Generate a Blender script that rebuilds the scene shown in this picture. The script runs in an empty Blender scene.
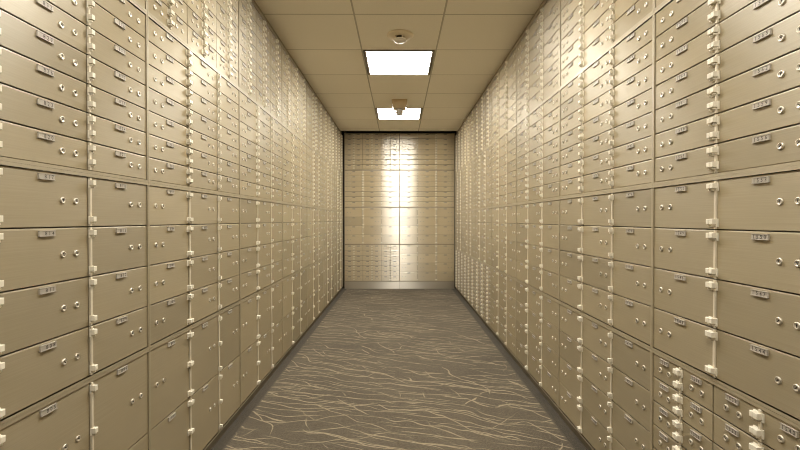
import bpy, math, random
from mathutils import Vector, Matrix
random.seed(7)
scene = bpy.context.scene
COL = scene.collection

# ------------------------------------------------------------------ dimensions (metres)
W = 0.887                 # half width of the aisle (door fronts)
EYE = 1.10                # camera height
F_PX = 435.0
PITCH_COL = 0.2953        # column pitch along the side walls
CEIL = EYE + 1.369
MOD = 0.593               # height of one cabinet module
ZB = EYE - 1.049          # underside of the lowest module
RIM = 0.009
Z0L, Z0R = 1.243, 1.221   # first column seam, left and right
ENDY = Z0L + 19 * PITCH_COL      # far end of side walls
BANKY = 6.95              # front plane of the end bank
FAR = 19

# ------------------------------------------------------------------ materials
def new_mat(name):
    m = bpy.data.materials.new(name); m.use_nodes = True
    nt = m.node_tree
    return m, nt, nt.nodes['Principled BSDF']

def simple(name, col, rough=.5, metal=0.0):
    m, nt, b = new_mat(name)
    b.inputs['Base Color'].default_value = (*col, 1)
    b.inputs['Roughness'].default_value = rough
    b.inputs['Metallic'].default_value = metal
    return m

def brushed(name, col, gloss=(.335, .325, .30), rough=.43, aniso=.80, mix=.5, streak=.05, smudge=1.0):
    """sheet metal brushed along its length under a warm satin lacquer: fine streaks, handling smudges,
    reflections drawn out upright"""
    m, nt, b = new_mat(name)
    N, L = nt.nodes, nt.links
    g = N.new('ShaderNodeBsdfPrincipled'); mx = N.new('ShaderNodeMixShader'); mx.inputs[0].default_value = mix
    L.new(b.outputs[0], mx.inputs[1]); L.new(g.outputs[0], mx.inputs[2])
    L.new(mx.outputs[0], N['Material Output'].inputs['Surface'])
    tc = N.new('ShaderNodeTexCoord')
    mp = N.new('ShaderNodeMapping'); mp.inputs['Scale'].default_value = (3, 3, 420)
    L.new(tc.outputs['Object'], mp.inputs['Vector'])
    n1 = N.new('ShaderNodeTexNoise'); n1.inputs['Scale'].default_value = 1.0; n1.inputs['Detail'].default_value = 3
    L.new(mp.outputs['Vector'], n1.inputs['Vector'])
    n2 = N.new('ShaderNodeTexNoise'); n2.inputs['Scale'].default_value = 9; n2.inputs['Detail'].default_value = 4
    L.new(tc.outputs['Object'], n2.inputs['Vector'])
    info = N.new('ShaderNodeObjectInfo')
    r1 = N.new('ShaderNodeMapRange'); r1.inputs[1].default_value = .3; r1.inputs[2].default_value = .7
    r1.inputs[3].default_value = 1 - streak; r1.inputs[4].default_value = 1 + streak
    L.new(n1.outputs['Fac'], r1.inputs[0])
    r2 = N.new('ShaderNodeMapRange'); r2.inputs[3].default_value = .93; r2.inputs[4].default_value = 1.06
    L.new(info.outputs['Random'], r2.inputs[0])
    mu = N.new('ShaderNodeMath'); mu.operation = 'MULTIPLY'
    L.new(r1.outputs[0], mu.inputs[0]); L.new(r2.outputs[0], mu.inputs[1])
    for node, c in ((b, col), (g, gloss)):
        vm = N.new('ShaderNodeVectorMath'); vm.operation = 'SCALE'; vm.inputs[0].default_value = c
        L.new(mu.outputs[0], vm.inputs['Scale']); L.new(vm.outputs[0], node.inputs['Base Color'])
    b.inputs['Roughness'].default_value = .7; b.inputs['Specular IOR Level'].default_value = 0.0
    r3 = N.new('ShaderNodeMapRange'); r3.inputs[1].default_value = .35; r3.inputs[2].default_value = .7
    r3.inputs[3].default_value = rough - .03 * smudge; r3.inputs[4].default_value = rough + .06 * smudge
    L.new(n2.outputs['Fac'], r3.inputs[0]); L.new(r3.outputs[0], g.inputs['Roughness'])
    g.inputs['Metallic'].default_value = 1.0
    g.inputs['Anisotropic'].default_value = aniso
    tg = N.new('ShaderNodeCombineXYZ'); tg.inputs[2].default_value = 1.0
    L.new(tg.outputs[0], g.inputs['Tangent'])
    return m

DOOR_COL = (.455, .363, .208)
TONES = (1.0, 1.06, .95, .88, 1.03)
M_DOOR = [brushed('champagne_sheet_%d' % i, tuple(c * k for c in DOOR_COL)) for i, k in enumerate(TONES)]
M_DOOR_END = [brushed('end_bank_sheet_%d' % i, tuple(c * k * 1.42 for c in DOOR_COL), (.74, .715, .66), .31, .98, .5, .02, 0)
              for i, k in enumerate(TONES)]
M_FRAME = brushed('champagne_frame', (.50, .415, .265), (.37, .355, .325), .42, .4, .5, .03)
M_HINGE = simple('cream_nickel_hinge', (.78, .725, .60), .4, 0.0)
M_ROD = simple('cream_hinge_bar', (.64, .57, .44), .45, 0.0)
M_NICKEL = simple('lock_nickel', (.66, .61, .52), .45, .85)
M_PLATE = simple('plate_nickel', (.46, .42, .36), .45, .2)
M_INK = simple('plate_ink', (.10, .085, .075), .6)
M_KEY = simple('keyhole_dark', (.03, .027, .022), .5)
M_DARK = simple('dark_recess_shade', (.035, .028, .02), .55)  # shadow of the end recess and ceiling slot, put into a dark brown
M_INNER = simple('cabinet_interior_shade', (.06, .05, .038), .7)  # unlit steel: shade of the door gaps put into the colour
M_TOE = simple('toe_kick_brown', (.20, .17, .13), .7)
M_STEEL = brushed('plinth_steel', (.30, .26, .20), (.66, .62, .55), .34, .95, .7, .02, 0)
M_PAINT = simple('beige_wall_paint', (.62, .54, .42), .8)
M_TBAR = simple('grid_bar', (.50, .45, .34), .7)
M_SENSOR = simple('beige_plastic', (.80, .70, .52), .5)
M_SENSOR_W = simple('white_plastic', (.80, .76, .68), .4)
M_SENSOR_D = simple('backlit_beige_plastic', (.50, .38, .21), .5)  # beige housing, darkened in colour for its backlit shade
M_NUB = simple('grey_plastic', (.55, .51, .44), .4)
M_LFRAME = simple('light_frame_bronze', (.16, .13, .10), .5)

def ceiling_tile_mat():
    m, nt, b = new_mat('ceiling_tile')
    N, L = nt.nodes, nt.links
    tc = N.new('ShaderNodeTexCoord')
    n = N.new('ShaderNodeTexNoise'); n.inputs['Scale'].default_value = 160; n.inputs['Detail'].default_value = 3
    L.new(tc.outputs['Object'], n.inputs['Vector'])
    cr = N.new('ShaderNodeValToRGB')
    cr.color_ramp.elements[0].position = .3; cr.color_ramp.elements[0].color = (.83, .775, .645, 1)
    cr.color_ramp.elements[1].position = .6; cr.color_ramp.elements[1].color = (.87, .815, .68, 1)
    L.new(n.outputs['Fac'], cr.inputs[0]); L.new(cr.outputs[0], b.inputs['Base Color'])
    bp = N.new('ShaderNodeBump'); bp.inputs['Strength'].default_value = .08; bp.inputs['Distance'].default_value = .002
    L.new(n.outputs['Fac'], bp.inputs['Height']); L.new(bp.outputs[0], b.inputs['Normal'])
    b.inputs['Roughness'].default_value = .9
    return m
M_TILE = ceiling_tile_mat()

LIGHT_COL = (1.0, .955, .86)
LIGHT_STR = 32.0
def lamp_mat():
    m, nt, b = new_mat('lit_diffuser')
    b.inputs['Base Color'].default_value = (.9, .9, .88, 1)
    b.inputs['Emission Color'].default_value = (*LIGHT_COL, 1)
    b.inputs['Emission Strength'].default_value = LIGHT_STR
    return m
M_LAMP = lamp_mat()

def carpet_mat():
    m, nt, b = new_mat('patterned_carpet')
    N, L = nt.nodes, nt.links
    def math_(op, a, c=None, d=None):
        n = N.new('ShaderNodeMath'); n.operation = op
        for i, v in enumerate((a, c, d)):
            if v is None: continue
            if isinstance(v, (int, float)): n.inputs[i].default_value = v
            else: L.new(v, n.inputs[i])
        return n.outputs[0]
    tc = N.new('ShaderNodeTexCoord')
    P = tc.outputs['Object']
    def noise(scale3, detail=2, rot=0, off=0, w=None):
        mp = N.new('ShaderNodeMapping')
        mp.inputs['Scale'].default_value = scale3; mp.inputs['Rotation'].default_value = (0, 0, rot)
        mp.inputs['Location'].default_value = (off, off * .7, off * .3)
        L.new(P, mp.inputs['Vector'])
        n = N.new('ShaderNodeTexNoise'); n.inputs['Scale'].default_value = 1; n.inputs['Detail'].default_value = detail
        L.new(mp.outputs[0], n.inputs['Vector'])
        return n.outputs['Fac']
    sep = N.new('ShaderNodeSeparateXYZ'); L.new(P, sep.inputs[0])
    X, Y = sep.outputs[0], sep.outputs[1]
    yarn = noise((210, 210, 1), 2, 0, 9)
    total = None
    #        angle  spacing warp  width  seed thr
    for a, sp, wv, wd, sd, th in ((-20, .095, 1.9, .0036, 1, .45), (-33, .14, 2.0, .0038, 5, .44),
                                  (2, .13, 1.8, .0031, 11, .47), (-12, .075, 1.4, .0026, 17, .48),
                                  (-25, .09, 1.8, .0028, 31, .46), (-52, .24, 1.8, .0042, 23, .48),
                                  (24, .30, 1.6, .0034, 47, .50)):
        r = math.radians(a)
        v = math_('ADD', math_('MULTIPLY', X, -math.sin(r)), math_('MULTIPLY', Y, math.cos(r)))
        nz = noise((1.4, 1.1, 1), 3, -r, sd)
        t = math_('ADD', math_('DIVIDE', v, sp), math_('MULTIPLY', nz, wv * 2.2))
        d = math_('MULTIPLY', math_('ABSOLUTE', math_('SUBTRACT', math_('FRACT', t), .5)), sp)
        msk = noise((1.9, 4.2, 1), 2, -r, sd + 40)
        mr = N.new('ShaderNodeMapRange'); mr.inputs[1].default_value = th; mr.inputs[2].default_value = th + .09
        L.new(msk, mr.inputs[0])
        wdt = math_('MULTIPLY', mr.outputs[0], math_('ADD', math_('MULTIPLY', yarn, wd * 1.3), wd * .45))
        ln = math_('SUBTRACT', wdt, d)
        st = N.new('ShaderNodeMapRange'); st.inputs[1].default_value = -.0010; st.inputs[2].default_value = .0012
        L.new(ln, st.inputs[0])
        ln = math_('MULTIPLY', st.outputs[0], mr.outputs[0])
        total = ln if total is None else math_('MAXIMUM', total, ln)
    # plain border beside the cabinets, closed by one pale line
    ax = math_('ABSOLUTE', X)
    inside = N.new('ShaderNodeMapRange'); inside.inputs[1].default_value = W - .040; inside.inputs[2].default_value = W - .046
    L.new(ax, inside.inputs[0])
    total = math_('MULTIPLY', total, inside.outputs[0])
    eb = math_('SUBTRACT', .0045, math_('ABSOLUTE', math_('SUBTRACT', ax, W - .046)))
    es = N.new('ShaderNodeMapRange'); es.inputs[1].default_value = -.001; es.inputs[2].default_value = .001; es.inputs[4].default_value = .22
    L.new(eb, es.inputs[0]); total = math_('MAXIMUM', total, es.outputs[0])
    patch = noise((2.2, 3.0, 1), 1, .3, 70)
    cr = N.new('ShaderNodeValToRGB')
    cr.color_ramp.elements[0].position = .40; cr.color_ramp.elements[0].color = (.052, .040, .024, 1)
    cr.color_ramp.elements[1].position = .60; cr.color_ramp.elements[1].color = (.122, .097, .062, 1)
    mixn = math_('ADD', math_('MULTIPLY', yarn, .8), math_('MULTIPLY', patch, .2))
    L.new(mixn, cr.inputs[0])
    mix = N.new('ShaderNodeMix'); mix.data_type = 'RGBA'
    L.new(math_('MULTIPLY', total, math_('ADD', math_('MULTIPLY', yarn, .7), .42)), mix.inputs['Factor'])
    L.new(cr.outputs[0], mix.inputs['A']); mix.inputs['B'].default_value = (.36, .297, .197, 1)
    overhang_shade = N.new('ShaderNodeMapRange'); overhang_shade.inputs[1].default_value = W - .052; overhang_shade.inputs[2].default_value = W - .050  # shadow of the cabinet overhang, painted into the border strip
    overhang_shade.inputs[3].default_value = 1.0; overhang_shade.inputs[4].default_value = .55
    L.new(ax, overhang_shade.inputs[0])
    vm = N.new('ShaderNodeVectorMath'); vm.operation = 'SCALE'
    L.new(mix.outputs['Result'], vm.inputs[0]); L.new(overhang_shade.outputs[0], vm.inputs['Scale'])
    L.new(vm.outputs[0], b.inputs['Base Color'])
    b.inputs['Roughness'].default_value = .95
    b.inputs['Sheen Weight'].default_value = .1
    bp = N.new('ShaderNodeBump'); bp.inputs['Strength'].default_value = .5; bp.inputs['Distance'].default_value = .004
    L.new(yarn, bp.inputs['Height']); L.new(bp.outputs[0], b.inputs['Normal'])
    return m
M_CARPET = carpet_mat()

# ------------------------------------------------------------------ mesh builder
class MB:
    def __init__(s): s.v = []; s.f = []; s.m = []; s.mats = []; s.sm = []
    def mi(s, mat):
        if mat not in s.mats: s.mats.append(mat)
        return s.mats.index(mat)
    def add(s, verts, faces, mat, smooth=False):
        o = len(s.v); k = s.mi(mat)
        s.v += [tuple(p) for p in verts]
        for f in faces:
            s.f.append(tuple(i + o for i in f)); s.m.append(k); s.sm.append(smooth)
    def box(s, x0, x1, y0, y1, z0, z1, mat):
        v = [(x0, y0, z0), (x1, y0, z0), (x1, y1, z0), (x0, y1, z0), (x0, y0, z1), (x1, y0, z1), (x1, y1, z1), (x0, y1, z1)]
        s.add(v, [(0, 3, 2, 1), (4, 5, 6, 7), (0, 1, 5, 4), (1, 2, 6, 5), (2, 3, 7, 6), (3, 0, 4, 7)], mat)
    def slab(s, x0, x1, yb, yf, z0, z1, c, mat, ct=None):
        """upright slab whose front (towards -y) has chamfered edges"""
        v = []
        ct = c if ct is None else ct                     # the top edge may be eased more than the others
        for y, i, j in ((yb, 0, 0), (yf + c, 0, 0), (yf, c, ct)):
            v += [(x0 + i, y, z0 + i), (x1 - i, y, z0 + i), (x1 - i, y, z1 - j), (x0 + i, y, z1 - j)]
        f = [(0, 3, 2, 1)]
        for b in (0, 4):
            for i in range(4):
                j = (i + 1) % 4
                f.append((b + i, b + j, b + 4 + j, b + 4 + i))
        f.append((8, 9, 10, 11))
        s.add(v, f, mat)
    def lathe(s, prof, mat, axis='-y', cx=0, cy=0, cz=0, n=16, smooth=True):
        """prof: (radius, distance along axis); closed where radius is 0"""
        v = []; rings = []
        for r, h in prof:
            if r == 0: rings.append([len(v)]); v.append((0, h)); continue
            rings.append(list(range(len(v), len(v) + n)))
            for k in range(n):
                a = 2 * math.pi * k / n; v.append((r * math.cos(a), h, r * math.sin(a)))
        pts = []
        for p in v:
            if len(p) == 2: p = (0, p[1], 0)
            if axis == '-y': q = (p[0] + cx, -p[1] + cy, p[2] + cz)
            elif axis == '-z': q = (p[0] + cx, p[2] + cy, -p[1] + cz)
            else: q = (p[0] + cx, p[2] + cy, p[1] + cz)
            pts.append(q)
        f = []
        for a, b in zip(rings, rings[1:]):
            if len(a) == 1 and len(b) == 1: continue
            for k in range(n):
                j = (k + 1) % n
                if len(a) == 1: f.append((a[0], b[k], b[j]))
                elif len(b) == 1: f.append((a[k], b[0], a[j]))
                else: f.append((a[k], b[k], b[j], a[j]))
        s.add(pts, f, mat, smooth)
    def mesh(s, name, recalc=False):
        me = bpy.data.meshes.new(name)
        me.from_pydata(s.v, [], s.f)
        for mt in s.mats: me.materials.append(mt)
        me.polygons.foreach_set('material_index', s.m)
        me.polygons.foreach_set('use_smooth', s.sm)
        me.update()
        if recalc:
            import bmesh
            bm = bmesh.new(); bm.from_mesh(me); bmesh.ops.recalc_face_normals(bm, faces=bm.faces[:]); bm.to_mesh(me); bm.free()
        return me

def link(name, data, parent=None, loc=(0, 0, 0), rot=(0, 0, 0)):
    o = bpy.data.objects.new(name, data); COL.objects.link(o)
    o.location = loc; o.rotation_euler = rot
    if parent: o.parent = parent
    return o
def tag(o, label, cat, group=None, kind=None):
    o['label'] = label; o['category'] = cat
    if group: o['group'] = group
    if kind: o['kind'] = kind
def struct(name, mb, label=None, loc=(0, 0, 0), rot=(0, 0, 0)):
    o = link(name, mb.mesh(name, True), None, loc, rot); o['kind'] = 'structure'
    if label: o['label'] = label
    return o

# ------------------------------------------------------------------ digits for the number plates
DIG = {}
def build_digits():
    dg = bpy.context.evaluated_depsgraph_get()
    for ch in '0123456789':
        cu = bpy.data.curves.new('digit', 'FONT'); cu.body = ch; cu.size = 1.0; cu.resolution_u = 2
        cu.align_x = 'CENTER'; cu.offset = 0.012
        ob = bpy.data.objects.new('digit', cu)
        me = bpy.data.meshes.new_from_object(ob, depsgraph=None) if False else ob.to_mesh()
        vs = [tuple(v.co) for v in me.vertices]; fs = [tuple(p.vertices) for p in me.polygons]
        xs = [v[0] for v in vs]; ys = [v[1] for v in vs]
        cx = (min(xs) + max(xs)) / 2; y0, y1 = min(ys), max(ys)
        DIG[ch] = ([((x - cx) / (y1 - y0), (y - y0) / (y1 - y0)) for x, y, _ in vs], fs)
        ob.to_mesh_clear(); bpy.data.objects.remove(ob); bpy.data.curves.remove(cu)
build_digits()

# ------------------------------------------------------------------ the boxes of the three walls
# local frame of a box: x to the viewer's right along the wall, z up, -y out of the wall; origin = bottom centre of the door front
PLATE_W, PLATE_H, PLATE_T = .050, .0148, .0042
class Box: pass
BOXES = []
def add_box(wall, col, sect, sub, row, kind, a0, a1, z0, z1, hand, rod, number):
    b = Box(); b.wall, b.col, b.sect, b.sub, b.row, b.kind = wall, col, sect, sub, row, kind
    b.a0, b.a1, b.z0, b.z1, b.hand, b.rod, b.number = a0, a1, z0, z1, hand, rod, number
    # a = coordinate along the wall: world Y on the side walls, world X on the end wall
    c = (a0 + a1) / 2
    if wall == 'L': b.loc, b.rz = Vector((-W, c, z0)), math.pi / 2
    elif wall == 'R': b.loc, b.rz = Vector((W, c, z0)), -math.pi / 2
    else: b.loc, b.rz = Vector((c, BANKY, z0)), 0.0
    b.w, b.h = a1 - a0, z1 - z0
    b.tone = random.choices(range(5), (4, 3, 3, 1, 3))[0]
    BOXES.append(b)

SECT = {'L': [EYE + h for h in (-1.049, -.456, .132, .727, 1.320)],
        'R': [EYE + h for h in (-1.049, -.453, .121, .722, 1.318)]}
D = .016    # door thickness
G = .0020   # half gap between neighbouring doors

def fill(wall, col, a0, a1, zlo, rows, kind, sect, hand, rod, halves, num):
    """one column of one module: rows of doors, full width or in two halves hinged on the middle"""
    zhi = zlo + MOD if wall == 'B' else SECT[wall][SECT[wall].index(zlo) + 1]
    z_in0, z_in1 = zlo + RIM, zhi - RIM
    G = .0020 if wall == 'B' else .0014
    p = (z_in1 - z_in0) / rows
    for r in range(rows):
        z0, z1 = z_in0 + p * r + G, z_in0 + p * (r + 1) - G
        if halves:
            mid = (a0 + a1) / 2
            for sub, (b0, b1) in enumerate(((a0, mid - G), (mid + G, a1))):
                # hinge on the middle: in wall terms at b1 for sub 0, at b0 for sub 1
                at_high = (sub == 0)
                h = (1 if at_high else -1) * (-1 if wall == 'R' else 1)
                add_box(wall, col, sect, sub, r, 'small', b0, b1, z0, z1, h, h < 0, num(r, sub))
        else:
            add_box(wall, col, sect, None, r, kind, a0, a1, z0, z1, hand, rod, num(r, 0))

def seam_y(wall, k):
    if wall == 'R' and k < 0: return Z0R + .315 * k
    return (Z0L if wall == 'L' else Z0R) + PITCH_COL * k
for wall in 'LR':
    for c in range(-1, FAR + 1):
        if wall == 'L' and c > FAR: continue
        s0, s1 = seam_y(wall, c - 1), seam_y(wall, c)
        if wall == 'R': s1 = min(s1, ENDY)
        n0 = (c - 1) % 3 == 1; n1 = c % 3 == 1          # nest boundary at the near / far seam
        a0 = s0 + (.0075 if n0 else .0020); a1 = s1 - (.0075 if n1 else .0020)
        m3 = c % 3
        nest = (c + 1) // 3; j = (c + 1) % 3            # position inside the nest of three
        if wall == 'L':
            near = m3 in (1, 0)
            hand = -1 if near else 1
            rod = hand < 0
            base = 802 + 81 * nest
            mk = lambda off, mul=3: (lambda r, s: base + off + mul * r + (j - 1))
            fill('L', c, a0, a1, SECT['L'][0], 2, 'tall', 0, hand, rod, False, mk(0))
            fill('L', c, a0, a1, SECT['L'][1], 4, 'square', 1, hand, rod, False, mk(6))
            fill('L', c, a0, a1, SECT['L'][2], 7, 'thin', 2, hand, rod, False, mk(18))
            if c == 11: fill('L', c, a0, a1, SECT['L'][3], 7, 'thin', 3, hand, rod, False, mk(39))
            else: fill('L', c, a0, a1, SECT['L'][3], 7, 'small', 3, hand, rod, True,
                       lambda r, s: base + 39 + 6 * r + 2 * j + s)
        else:
            near = m3 == 1
            hand = 1 if near else -1
            rod = hand < 0
            base = 1501 - 78 * nest
            js = 2 - j                                   # reads from the far column to the near one
            small_bottom = c in (-1, 0, 1) or c >= 11
            bn = (lambda r, s: base + 6 * r + 2 * js + (1 - s))
            if small_bottom: fill('R', c, a0, a1, SECT['R'][0], 7, 'small', 0, hand, rod, True, bn)
            else: fill('R', c, a0, a1, SECT['R'][0], 4, 'square', 0, hand, rod, False, lambda r, s: base + 3 * r + js)
            fill('R', c, a0, a1, SECT['R'][1], 4, 'square', 1, hand, rod, False, lambda r, s: base + 42 + 3 * r + js)
            fill('R', c, a0, a1, SECT['R'][2], 7, 'thin', 2, hand, rod, False, lambda r, s: base + 54 + 3 * r + js)
            if c >= 11: fill('R', c, a0, a1, SECT['R'][3], 7, 'small', 3, hand, rod, True, lambda r, s: base + 75 + 6 * r + 2 * js + s)
            else: fill('R', c, a0, a1, SECT['R'][3], 7, 'thin', 3, hand, rod, False, lambda r, s: base + 75 + 3 * r + js)

BX0, BX1 = -.872, .888                                   # the end bank, six columns
BP = (BX1 - BX0) / 6
BZ = EYE - .985
for c in range(6):
    a0, a1 = BX0 + BP * c, BX0 + BP * (c + 1)
    a0 += .006 if c == 3 else .002; a1 -= .006 if c == 2 else .002
    if c == 0: a0 += .006
    if c == 5: a1 -= .006
    hand = (1, -1, -1, 1, 1, -1)[c]; rod = c in (0, 1, 4, 5)
    left = c < 3
    if left: fill('B', c, a0, a1, BZ, 7, 'small', 0, hand, rod, True, lambda r, s: 301 + 6 * r + 2 * c + s)
    else: fill('B', c, a0, a1, BZ, 4, 'square', 0, hand, rod, False, lambda r, s: 401 + 3 * r + c)
    fill('B', c, a0, a1, BZ + MOD, 4, 'square', 1, hand, rod, False, lambda r, s: 421 + 6 * r + c)
    fill('B', c, a0, a1, BZ + 2 * MOD, 7, 'thin', 2, hand, rod, False, lambda r, s: 445 + 6 * r + c)
    if left: fill('B', c, a0, a1, BZ + 3 * MOD, 7, 'small', 3, hand, rod, True, lambda r, s: 487 + 6 * r + 2 * c + s)
    else: fill('B', c, a0, a1, BZ + 3 * MOD, 7, 'thin', 3, hand, rod, False, lambda r, s: 529 + 3 * r + c)

# ---- which boxes show largest in the picture
TILT = math.atan(5.0 / F_PX); YAW = math.atan(1.0 / F_PX)
def project(p):
    x, y, z = p[0], p[1], p[2] - EYE
    if y < .05: y = .05
    return 399 + F_PX * x / y, 220 - F_PX * z / y
def clip_area(poly):
    for ax, lim, sg in ((0, 0, 1), (0, 800, -1), (1, 0, 1), (1, 450, -1)):
        out = []
        for i in range(len(poly)):
            p, q = poly[i], poly[(i + 1) % len(poly)]
            ip, iq = (p[ax] - lim) * sg >= 0, (q[ax] - lim) * sg >= 0
            if ip: out.append(p)
            if ip != iq:
                t = (lim - p[ax]) / (q[ax] - p[ax])
                out.append((p[0] + (q[0] - p[0]) * t, p[1] + (q[1] - p[1]) * t))
        poly = out
        if not poly: return 0.0
    return abs(sum(poly[i][0] * poly[(i + 1) % len(poly)][1] - poly[(i + 1) % len(poly)][0] * poly[i][1] for i in range(len(poly)))) / 2
for b in BOXES:
    pts = []
    for a, z in ((b.a0, b.z0), (b.a1, b.z0), (b.a1, b.z1), (b.a0, b.z1)):
        pts.append(project((-W, a, z) if b.wall == 'L' else (W, a, z) if b.wall == 'R' else (a, BANKY, z)))
    b.area = clip_area(pts)
    full = abs(sum(pts[i][0] * pts[(i + 1) % 4][1] - pts[(i + 1) % 4][0] * pts[i][1] for i in range(4))) / 2
    b.seen = b.area > .25 * full and b.area > 3
ranked = sorted([b for b in BOXES if b.seen], key=lambda b: -b.area)
N_OWN = 300
own = ranked[:N_OWN]; own_ids = set(id(b) for b in own)
rest = [b for b in BOXES if id(b) not in own_ids]

# ---- part positions of a box
def lock_spots(b):
    if b.kind == 'small':
        return [(-.0225 - b.hand * .006, b.h * .44), (.0225 - b.hand * .006, b.h * .44)]
    z = b.h * (.5 if b.kind != 'tall' else .52)
    s = -b.hand                      # towards the free edge
    return [(s * .1005, z), (s * .0535, z)]
def hinge_zs(b):
    if b.h < .1: return [b.h * .26, b.h * .76]
    if b.kind == 'tall': return [.02, b.h / 2, b.h - .02]
    return [.018, b.h - .018]
def plate_z(b): return b.h - .0055 - PLATE_H

CACHE = {}
def door_mesh(b):
    k = ('d', round(b.w, 4), round(b.h, 4), b.tone, b.wall == 'B')
    if k not in CACHE:
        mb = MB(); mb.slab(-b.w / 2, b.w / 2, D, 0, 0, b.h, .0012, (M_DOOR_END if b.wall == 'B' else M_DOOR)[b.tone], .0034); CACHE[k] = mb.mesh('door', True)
    return CACHE[k]
def keyhole_mesh():
    if 'key' not in CACHE:
        mb = MB()
        mb.box(-.0009, .0009, -.0032, -.0022, -.0040, .0040, M_KEY)
        mb.lathe([(.0017, .0022), (.0017, .0033), (0, .0033)], M_KEY, n=10, cz=.002)
        CACHE['key'] = mb.mesh('keyhole', True)
    return CACHE['key']
def lock_mesh():
    if 'lock' not in CACHE:
        mb = MB()
        mb.lathe([(.0088, 0), (.0088, .0020), (.0076, .0036), (.0060, .0036), (.0055, .0028), (0, .0028)], M_NICKEL, n=20)
        CACHE['lock'] = mb.mesh('lock', True)
    return CACHE['lock']
def hinge_mesh(hand):
    k = ('h', hand)
    if k not in CACHE:
        mb = MB(); s = hand
        x = sorted((s * .0010, -s * .0140)); mb.slab(x[0], x[1], 0, -.0035, -.0112, .0112, .0008, M_HINGE)          # leaf
        x = sorted((s * .0012, -s * .0110)); mb.slab(x[0], x[1], -.0035, -.0160, -.0045, .0100, .0010, M_HINGE)      # knuckle
        mb.lathe([(.0032, .0035), (.0032, .0120), (0, .0125)], M_HINGE, n=10, cx=-s * .005, cz=-.0082)               # pin head
        CACHE[k] = mb.mesh('hinge', True)
    return CACHE[k]
def rod_mesh(h):
    k = ('r', round(h, 4))
    if k not in CACHE:
        mb = MB(); mb.slab(-.0040, .0040, 0, -.0050, .0005, h - .0005, .0012, M_ROD); CACHE[k] = mb.mesh('hinge_rod', True)
    return CACHE[k]
def plate_mesh():
    if 'plate' in CACHE: return CACHE['plate']
    mb = MB()
    mb.slab(-PLATE_W / 2, PLATE_W / 2, 0, -PLATE_T, 0, PLATE_H, .0006, M_PLATE)
    for z in (0.0, PLATE_H - .0017):
        mb.box(-PLATE_W / 2, PLATE_W / 2, -PLATE_T - .0012, -PLATE_T + .0004, z, z + .0017, M_PLATE)
    CACHE['plate'] = mb.mesh('number_plate')
    return CACHE['plate']
def digits_mesh(number):
    mb = MB()
    t = str(number)[-4:].rjust(4)
    for i, ch in enumerate(t):
        if ch == ' ': continue
        vs, fs = DIG[ch]; cx = (i - 1.5) * .0112; H = .0098
        mb.add([(cx + x * H, -PLATE_T - .0004, .0026 + y * H) for x, y in vs], fs, M_INK)
    return mb.mesh('digits')

# ---- labels
ORD = ['zeroth', 'first', 'second', 'third', 'fourth', 'fifth', 'sixth', 'seventh', 'eighth', 'ninth', 'tenth', 'eleventh',
       'twelfth', 'thirteenth', 'fourteenth', 'fifteenth', 'sixteenth', 'seventeenth', 'eighteenth', 'nineteenth', 'twentieth']
KW = {'tall': 'tall', 'square': 'square-ish', 'thin': 'thin', 'small': 'small'}
CW = {'tall': 'tall', 'square': 'mid-height', 'thin': 'thin', 'small': 'small'}
cols = {}
for b in BOXES:
    if b.seen:
        key = (b.wall, b.col, b.kind, b.sub, b.sect if (b.wall == 'B' and b.kind in ('small', 'square', 'thin') and b.kind == 'small') else 0)
        cols.setdefault(key, []).append(b)
for key, bs in cols.items():
    bs.sort(key=lambda b: -b.z0)
    for i, b in enumerate(bs): b.ordn = i + 1; b.last = (i == len(bs) - 1)
def label(b):
    o = ORD[b.ordn] if b.ordn < len(ORD) else str(b.ordn)
    kw = CW[b.kind]
    if b.wall in 'LR':
        wn = 'left' if b.wall == 'L' else 'right'
        cn = 'nearest column' if b.col == 0 else '%s column from camera' % ORD[b.col + 1]
        if b.sub is None:
            if b.col in (0, 1):
                return '%s gold metal deposit box numbered %d, %s down in %s wall\'s %s' % (
                    kw, b.number, o, wn, 'nearest column' if b.col == 0 else 'second column')
            return '%s gold deposit box, %s of its height down the %s wall\'s %s' % (kw, o, wn, cn)
        half = 'near half' if b.sub == 0 else 'far half'
        return 'small gold deposit box, %s down the %s of %s wall\'s %s' % (o, half, wn, cn)
    cn = '%s column from left' % ORD[b.col + 1]
    if b.sub is None:
        return '%s gold deposit box, %s of its height down the end wall\'s %s' % (kw, o, cn)
    half = 'left half' if b.sub == 0 else 'right half'
    return '%s small deposit box, %s down %s of end wall\'s %s' % ('upper' if b.sect == 3 else 'lower', o, half, cn)
GROUPS = {'L': 'safe deposit boxes in the left wall', 'R': 'safe deposit boxes in the right wall', 'B': 'safe deposit boxes in the end wall'}

for b in own:
    root = link('safe_deposit_box', None, None, b.loc, (0, 0, b.rz))
    root.empty_display_size = .05
    tag(root, label(b), 'safe deposit box', GROUPS[b.wall])
    link('door', door_mesh(b), root)
    npl = link('number_plate', plate_mesh(), root, (-b.hand * .006 if b.kind == 'small' else 0, 0, plate_z(b)))
    link('digits', digits_mesh(b.number), npl)
    if b.kind == 'small': npl.scale = (.86, 1, 1)
    for x, z in lock_spots(b):
        lk = link('lock', lock_mesh(), root, (x, 0, z), (0, random.choice((0, .3, -.5, .8, 1.57, 2.2)), 0))
        link('keyhole', keyhole_mesh(), lk)
    e = b.hand * b.w / 2
    for z in hinge_zs(b):
        link('hinge', hinge_mesh(b.hand), root, (e, 0, z))
    if b.rod:
        link('hinge_rod', rod_mesh(b.h), root, (e - b.hand * .0045, 0, 0))

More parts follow.
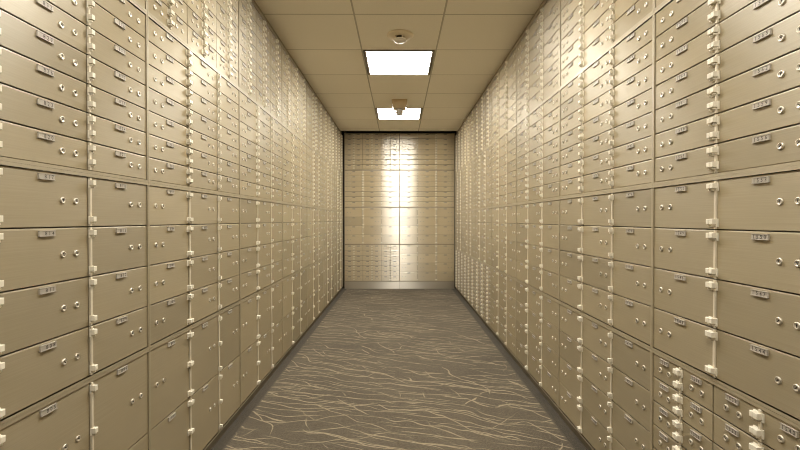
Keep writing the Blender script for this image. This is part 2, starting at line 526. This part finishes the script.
# ---- the boxes too small to be told apart: one object
mb = MB()
def put(b, sub):
    c, s = math.cos(b.rz), math.sin(b.rz)
    o = len(mb.v)
    mb.add([(b.loc.x + x * c - y * s, b.loc.y + x * s + y * c, b.loc.z + z) for x, y, z in sub.v], [], M_DOOR[0])
    for f, m, sm in zip(sub.f, sub.m, sub.sm):
        mb.f.append(tuple(i + o for i in f)); mb.m.append(mb.mi(sub.mats[m])); mb.sm.append(sm)
for b in rest:
    q = MB()
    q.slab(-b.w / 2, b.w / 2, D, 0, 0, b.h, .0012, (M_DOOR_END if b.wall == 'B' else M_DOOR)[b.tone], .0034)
    pz = plate_z(b)
    q.slab(-PLATE_W / 2, PLATE_W / 2, 0, -PLATE_T, pz, pz + PLATE_H, .0006, M_PLATE)
    for i, ch in enumerate(str(b.number)[-4:].rjust(4)):
        if ch != ' ': q.box((i - 1.5) * .0112 - .0022, (i - 1.5) * .0112 + .0022, -PLATE_T - .0004, -PLATE_T + .0002, pz + .004, pz + .011, M_INK)
    for x, z in lock_spots(b):
        q.lathe([(.0088, 0), (.0088, .0026), (.0074, .0036), (0, .0030)], M_NICKEL, n=8, cx=x, cz=z)
        q.box(x - .0009, x + .0009, -.0042, -.0028, z - .004, z + .004, M_KEY)
    e = b.hand * b.w / 2; s = b.hand
    for z in hinge_zs(b):
        x = sorted((e + s * .001, e - s * .0140)); q.box(x[0], x[1], -.0030, 0, z - .0112, z + .0112, M_HINGE)
        x = sorted((e + s * .0012, e - s * .0110)); q.box(x[0], x[1], -.0160, -.0030, z - .0045, z + .0100, M_HINGE)
    if b.rod:
        q.box(e - s * .0045 - .0040, e - s * .0045 + .0040, -.0050, 0, .0005, b.h - .0005, M_ROD)
    put(b, q)
o = link('safe_deposit_box_rows', mb.mesh('safe_deposit_box_rows', True))
tag(o, 'far rows of small gold safe deposit boxes lining both side walls and end wall', 'safe deposit boxes', None, 'stuff')

# ------------------------------------------------------------------ cabinet frames = the walls
REAR = -2.6
def side_wall(wall):
    mb = MB(); sx = -1 if wall == 'L' else 1
    # u runs along world Y; build directly in world space
    def bx(u0, u1, d0, d1, z0, z1, mat):   # d = depth behind the door fronts
        x = sorted((sx * (W + d0), sx * (W + d1)))
        mb.box(x[0], x[1], u0, u1, z0, z1, mat)
    y_near = seam_y(wall, -2)
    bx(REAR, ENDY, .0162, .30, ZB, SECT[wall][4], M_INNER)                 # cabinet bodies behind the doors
    bx(REAR, ENDY,   .018, .30, SECT[wall][4], CEIL + .12, M_FRAME)          # filler up to the ceiling
    bx(REAR, y_near, 0, .0162, ZB, SECT[wall][4], M_FRAME)
    ks = [k for k in range(-2, FAR + 1) if k % 3 == 1]
    edges = [y_near] + [seam_y(wall, k) for k in ks if y_near < seam_y(wall, k) < ENDY - .02] + [ENDY]
    for m in range(4):
        z0, z1 = SECT[wall][m], SECT[wall][m + 1]
        for e0, e1 in zip(edges, edges[1:]):
            a, c = e0 + .0006, e1 - .0006
            if e0 == y_near: a = e0
            pr = -.0035
            bx(a, c, pr, .0162, z0 + .0002, z0 + RIM, M_FRAME)
            bx(a, c, pr, .0162, z1 - RIM, z1 - .0002, M_FRAME)
            bx(a, a + .0058, pr, .0162, z0 + RIM, z1 - RIM, M_FRAME)
            bx(c - .0058, c, pr, .0162, z0 + RIM, z1 - RIM, M_FRAME)
    return mb
struct('wall_left', side_wall('L'), 'champagne metal cabinet frame holding the left bank of deposit boxes')
struct('wall_right', side_wall('R'), 'champagne metal cabinet frame holding the right bank of deposit boxes')
for nm, sx in (('baseboard_left', -1), ('baseboard_right', 1)):
    mb = MB(); x = sorted((sx * (W + .014), sx * (W + .30)))
    mb.box(x[0], x[1], REAR, ENDY, 0, ZB, M_TOE)
    struct(nm, mb, 'recessed brown toe kick under the %s cabinets' % ('left' if sx < 0 else 'right'))

# end wall: dark recess and the bank's frame
mb = MB()
BTOP = BZ + 4 * MOD
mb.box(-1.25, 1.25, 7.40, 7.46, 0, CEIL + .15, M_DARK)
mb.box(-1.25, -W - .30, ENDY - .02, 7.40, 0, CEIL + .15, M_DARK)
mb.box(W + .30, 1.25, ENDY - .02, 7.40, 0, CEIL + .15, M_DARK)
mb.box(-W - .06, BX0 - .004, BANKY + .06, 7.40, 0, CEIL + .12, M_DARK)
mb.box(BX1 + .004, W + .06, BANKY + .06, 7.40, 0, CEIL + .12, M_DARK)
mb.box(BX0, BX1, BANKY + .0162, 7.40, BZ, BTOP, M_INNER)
for m in range(4):
    z0, z1 = BZ + m * MOD, BZ + (m + 1) * MOD
    xm = (BX0 + BX1) / 2
    for e0, e1 in ((BX0, xm - .0006), (xm + .0006, BX1)):
        y0, y1 = BANKY - .0022, BANKY + .0162
        mb.box(e0, e1, y0, y1, z0 + .0002, z0 + RIM, M_FRAME)
        mb.box(e0, e1, y0, y1, z1 - RIM, z1 - .0002, M_FRAME)
        wl = .0064 if e0 == BX0 else .0048; wr = .0064 if e1 == BX1 else .0048
        mb.box(e0, e0 + wl, y0, y1, z0 + RIM, z1 - RIM, M_FRAME)
        mb.box(e1 - wr, e1, y0, y1, z0 + RIM, z1 - RIM, M_FRAME)
struct('wall_back', mb, 'dark recess and frame around the end bank of deposit boxes')
xm = (BX0 + BX1) / 2
for nm, x0, x1 in (('trim_1', BX0, xm - .001), ('trim_2', xm + .001, BX1)):
    mb = MB(); mb.slab(x0, x1, 7.35, BANKY + .001, 0, BZ - .001, .001, M_STEEL)
    struct(nm, mb, 'brushed steel plinth below the end bank, %s half' % ('left' if nm == 'trim_1' else 'right'))

# floor, ceiling, rear wall
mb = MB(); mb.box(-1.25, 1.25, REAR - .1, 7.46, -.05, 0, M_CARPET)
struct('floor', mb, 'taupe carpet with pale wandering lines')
mb = MB(); mb.box(-1.25, 1.25, REAR - .1, REAR, 0, CEIL + .15, M_PAINT)
struct('wall_front', mb, 'beige painted wall behind the camera')

TP = .603; TZ0 = 2.914; TX = .2995
mb = MB()
CE = 6.72                                               # the tiled ceiling stops short of the end bank
ys = []
k = -10
while TZ0 + TP * k < CE:
    if TZ0 + TP * k > REAR: ys.append(TZ0 + TP * k)
    k += 1
LIGHT_ROWS = [TZ0 + TP * k for k in (-5, -2, 1, 4)]     # near edges of the light panels
row_edges = [REAR] + ys + [CE]
xe = [-W - .02, -TX, TX, W + .02]
for r0, r1 in zip(row_edges, row_edges[1:]):
    for ci, (c0, c1) in enumerate(zip(xe, xe[1:])):
        if ci == 1 and any(abs(r0 - q) < .01 for q in LIGHT_ROWS): continue
        b0, b1 = c0 + .006, c1 - .006; d0, d1 = r0 + .006, r1 - .006
        if d1 - d0 < .02: continue
        # tegular tile: lower face flush, small step to the bar
        c = .006
        z = CEIL
        v = [(b0, d0, z + .03), (b1, d0, z + .03), (b1, d1, z + .03), (b0, d1, z + .03),
             (b0, d0, z + .0015), (b1, d0, z + .0015), (b1, d1, z + .0015), (b0, d1, z + .0015),
             (b0 + .002, d0 + .002, z), (b1 - .002, d0 + .002, z), (b1 - .002, d1 - .002, z), (b0 + .002, d1 - .002, z)]
        f = [(0, 1, 2, 3), (8, 11, 10, 9)]
        for bb in (0, 4):
            for i in range(4):
                j2 = (i + 1) % 4; f.append((bb + i, bb + 4 + i, bb + 4 + j2, bb + j2))
        mb.add(v, f, M_TILE)
struct('ceiling', mb, 'suspended ceiling of square beige tiles')
mb = MB()
for y in ys: mb.box(-W - .02, W + .02, y - .0065, y + .0065, CEIL + .0016, CEIL + .03, M_TBAR)
for x in xe:
    prev = REAR
    for y in ys + [CE]:
        mb.box(x - .0065, x + .0065, prev + .0065, y - .0065, CEIL + .0016, CEIL + .03, M_TBAR); prev = y
mb.box(-W - .29, W + .29, CE - .012, CE, CEIL + .0005, CEIL + .12, M_DARK)
mb.box(-1.25, 1.25, REAR, 7.46, CEIL + .12, CEIL + .16, M_DARK)
struct('trim_3', mb, 'ceiling grid bars and the dark slot above')

# ------------------------------------------------------------------ ceiling fixtures
LL = ['square white light panel in the ceiling right above the camera',
      'square white light panel in the ceiling just above the top of the picture',
      'larger lit square ceiling panel, just beyond the round detector',
      'smaller far lit ceiling panel, partly covered by the boxy sensor']
for q, lb in zip(LIGHT_ROWS, LL):
    y0, y1 = q + .012, q + TP - .012; x0, x1 = -TX + .012, TX - .012
    root = link('ceiling_light', None, None, (0, q + TP / 2, CEIL))
    tag(root, lb, 'ceiling light', 'square lit panels along the ceiling')
    hx, hy = (x1 - x0) / 2, (y1 - y0) / 2
    fr = MB()
    t = .020
    fr.box(-hx, -hx + t, -hy, hy, -.006, .05, M_LFRAME); fr.box(hx - t, hx, -hy, hy, -.006, .05, M_LFRAME)
    fr.box(-hx + t, hx - t, -hy, -hy + .008, -.006, .05, M_LFRAME); fr.box(-hx + t, hx - t, hy - .008, hy, -.006, .05, M_LFRAME)
    link('frame', fr.mesh('frame', True), root)
    df = MB(); df.box(-hx + t, hx - t, -hy + .008, hy - .008, -.001, .02, M_LAMP)
    link('diffuser', df.mesh('diffuser', True), root)

root = link('smoke_detector', None, None, (.008, 3.235, CEIL))
tag(root, 'round beige smoke detector on a wide flat plate, before the nearer light panel', 'smoke detector')
m_ = MB(); m_.lathe([(0, 0), (.099, 0), (.099, .004), (.092, .010), (.050, .012), (0, .012)], M_SENSOR, axis='-z', n=40)
link('base_plate', m_.mesh('base_plate', True), root)
m_ = MB(); m_.lathe([(.030, .012), (.030, .032), (.0, .032)], M_DARK, axis='-z', n=24)
for k in range(4):
    a = k * math.pi / 2 + .5
    m_.lathe([(0, .012), (.006, .012), (.006, .036), (0, .036)], M_SENSOR, axis='-z', n=8, cx=.038 * math.cos(a), cy=.038 * math.sin(a))
link('vent_cage', m_.mesh('vent_cage', True), root)
m_ = MB(); m_.lathe([(0, .034), (.046, .034), (.048, .040), (.038, .050), (.018, .056), (0, .057)], M_SENSOR_W, axis='-z', n=32)
link('cap', m_.mesh('cap', True), root)

root = link('ceiling_sensor', None, None, (.006, 5.03, CEIL))
tag(root, 'boxy beige ceiling sensor with a short round nub, before the far light panel', 'sensor')
m_ = MB()
v = []
for z, h in ((0, .088), (-.03, .086), (-.090, .068)):
    v += [(-h, -h, z), (h, -h, z), (h, h, z), (-h, h, z)]
f = [(0, 1, 2, 3), (8, 9, 10, 11)]
for bb in (0, 4):
    for i in range(4): f.append((bb + i, bb + (i + 1) % 4, bb + 4 + (i + 1) % 4, bb + 4 + i))
m_.add(v, f, M_SENSOR_D); link('housing', m_.mesh('housing', True), root)
m_ = MB(); m_.lathe([(0, .090), (.042, .090), (.042, .138), (.032, .156), (.015, .164), (0, .165)], M_NUB, axis='-z', n=24)
link('nub', m_.mesh('nub', True), root)

# ------------------------------------------------------------------ camera, world, view
cam = bpy.data.cameras.new('camera'); cam.sensor_width = 36; cam.lens = F_PX / 800 * 36; cam.clip_start = .01
co = link('camera', cam, None, (0, 0, EYE), (math.pi / 2 - TILT, 0, -YAW))
scene.camera = co
w = bpy.data.worlds.new('world'); scene.world = w; w.use_nodes = True
w.node_tree.nodes['Background'].inputs[0].default_value = (.02, .018, .014, 1)
vs = scene.view_settings
vs.view_transform = 'Standard'; vs.look = 'None'; vs.gamma = 1; vs.use_curve_mapping = False
vs.exposure = 0.27
scene.cycles.filter_width = 1.0
scene.cycles.max_bounces = 10; scene.cycles.diffuse_bounces = 6; scene.cycles.glossy_bounces = 6
scene.cycles.sample_clamp_indirect = 6
scene.cycles.use_denoising = True
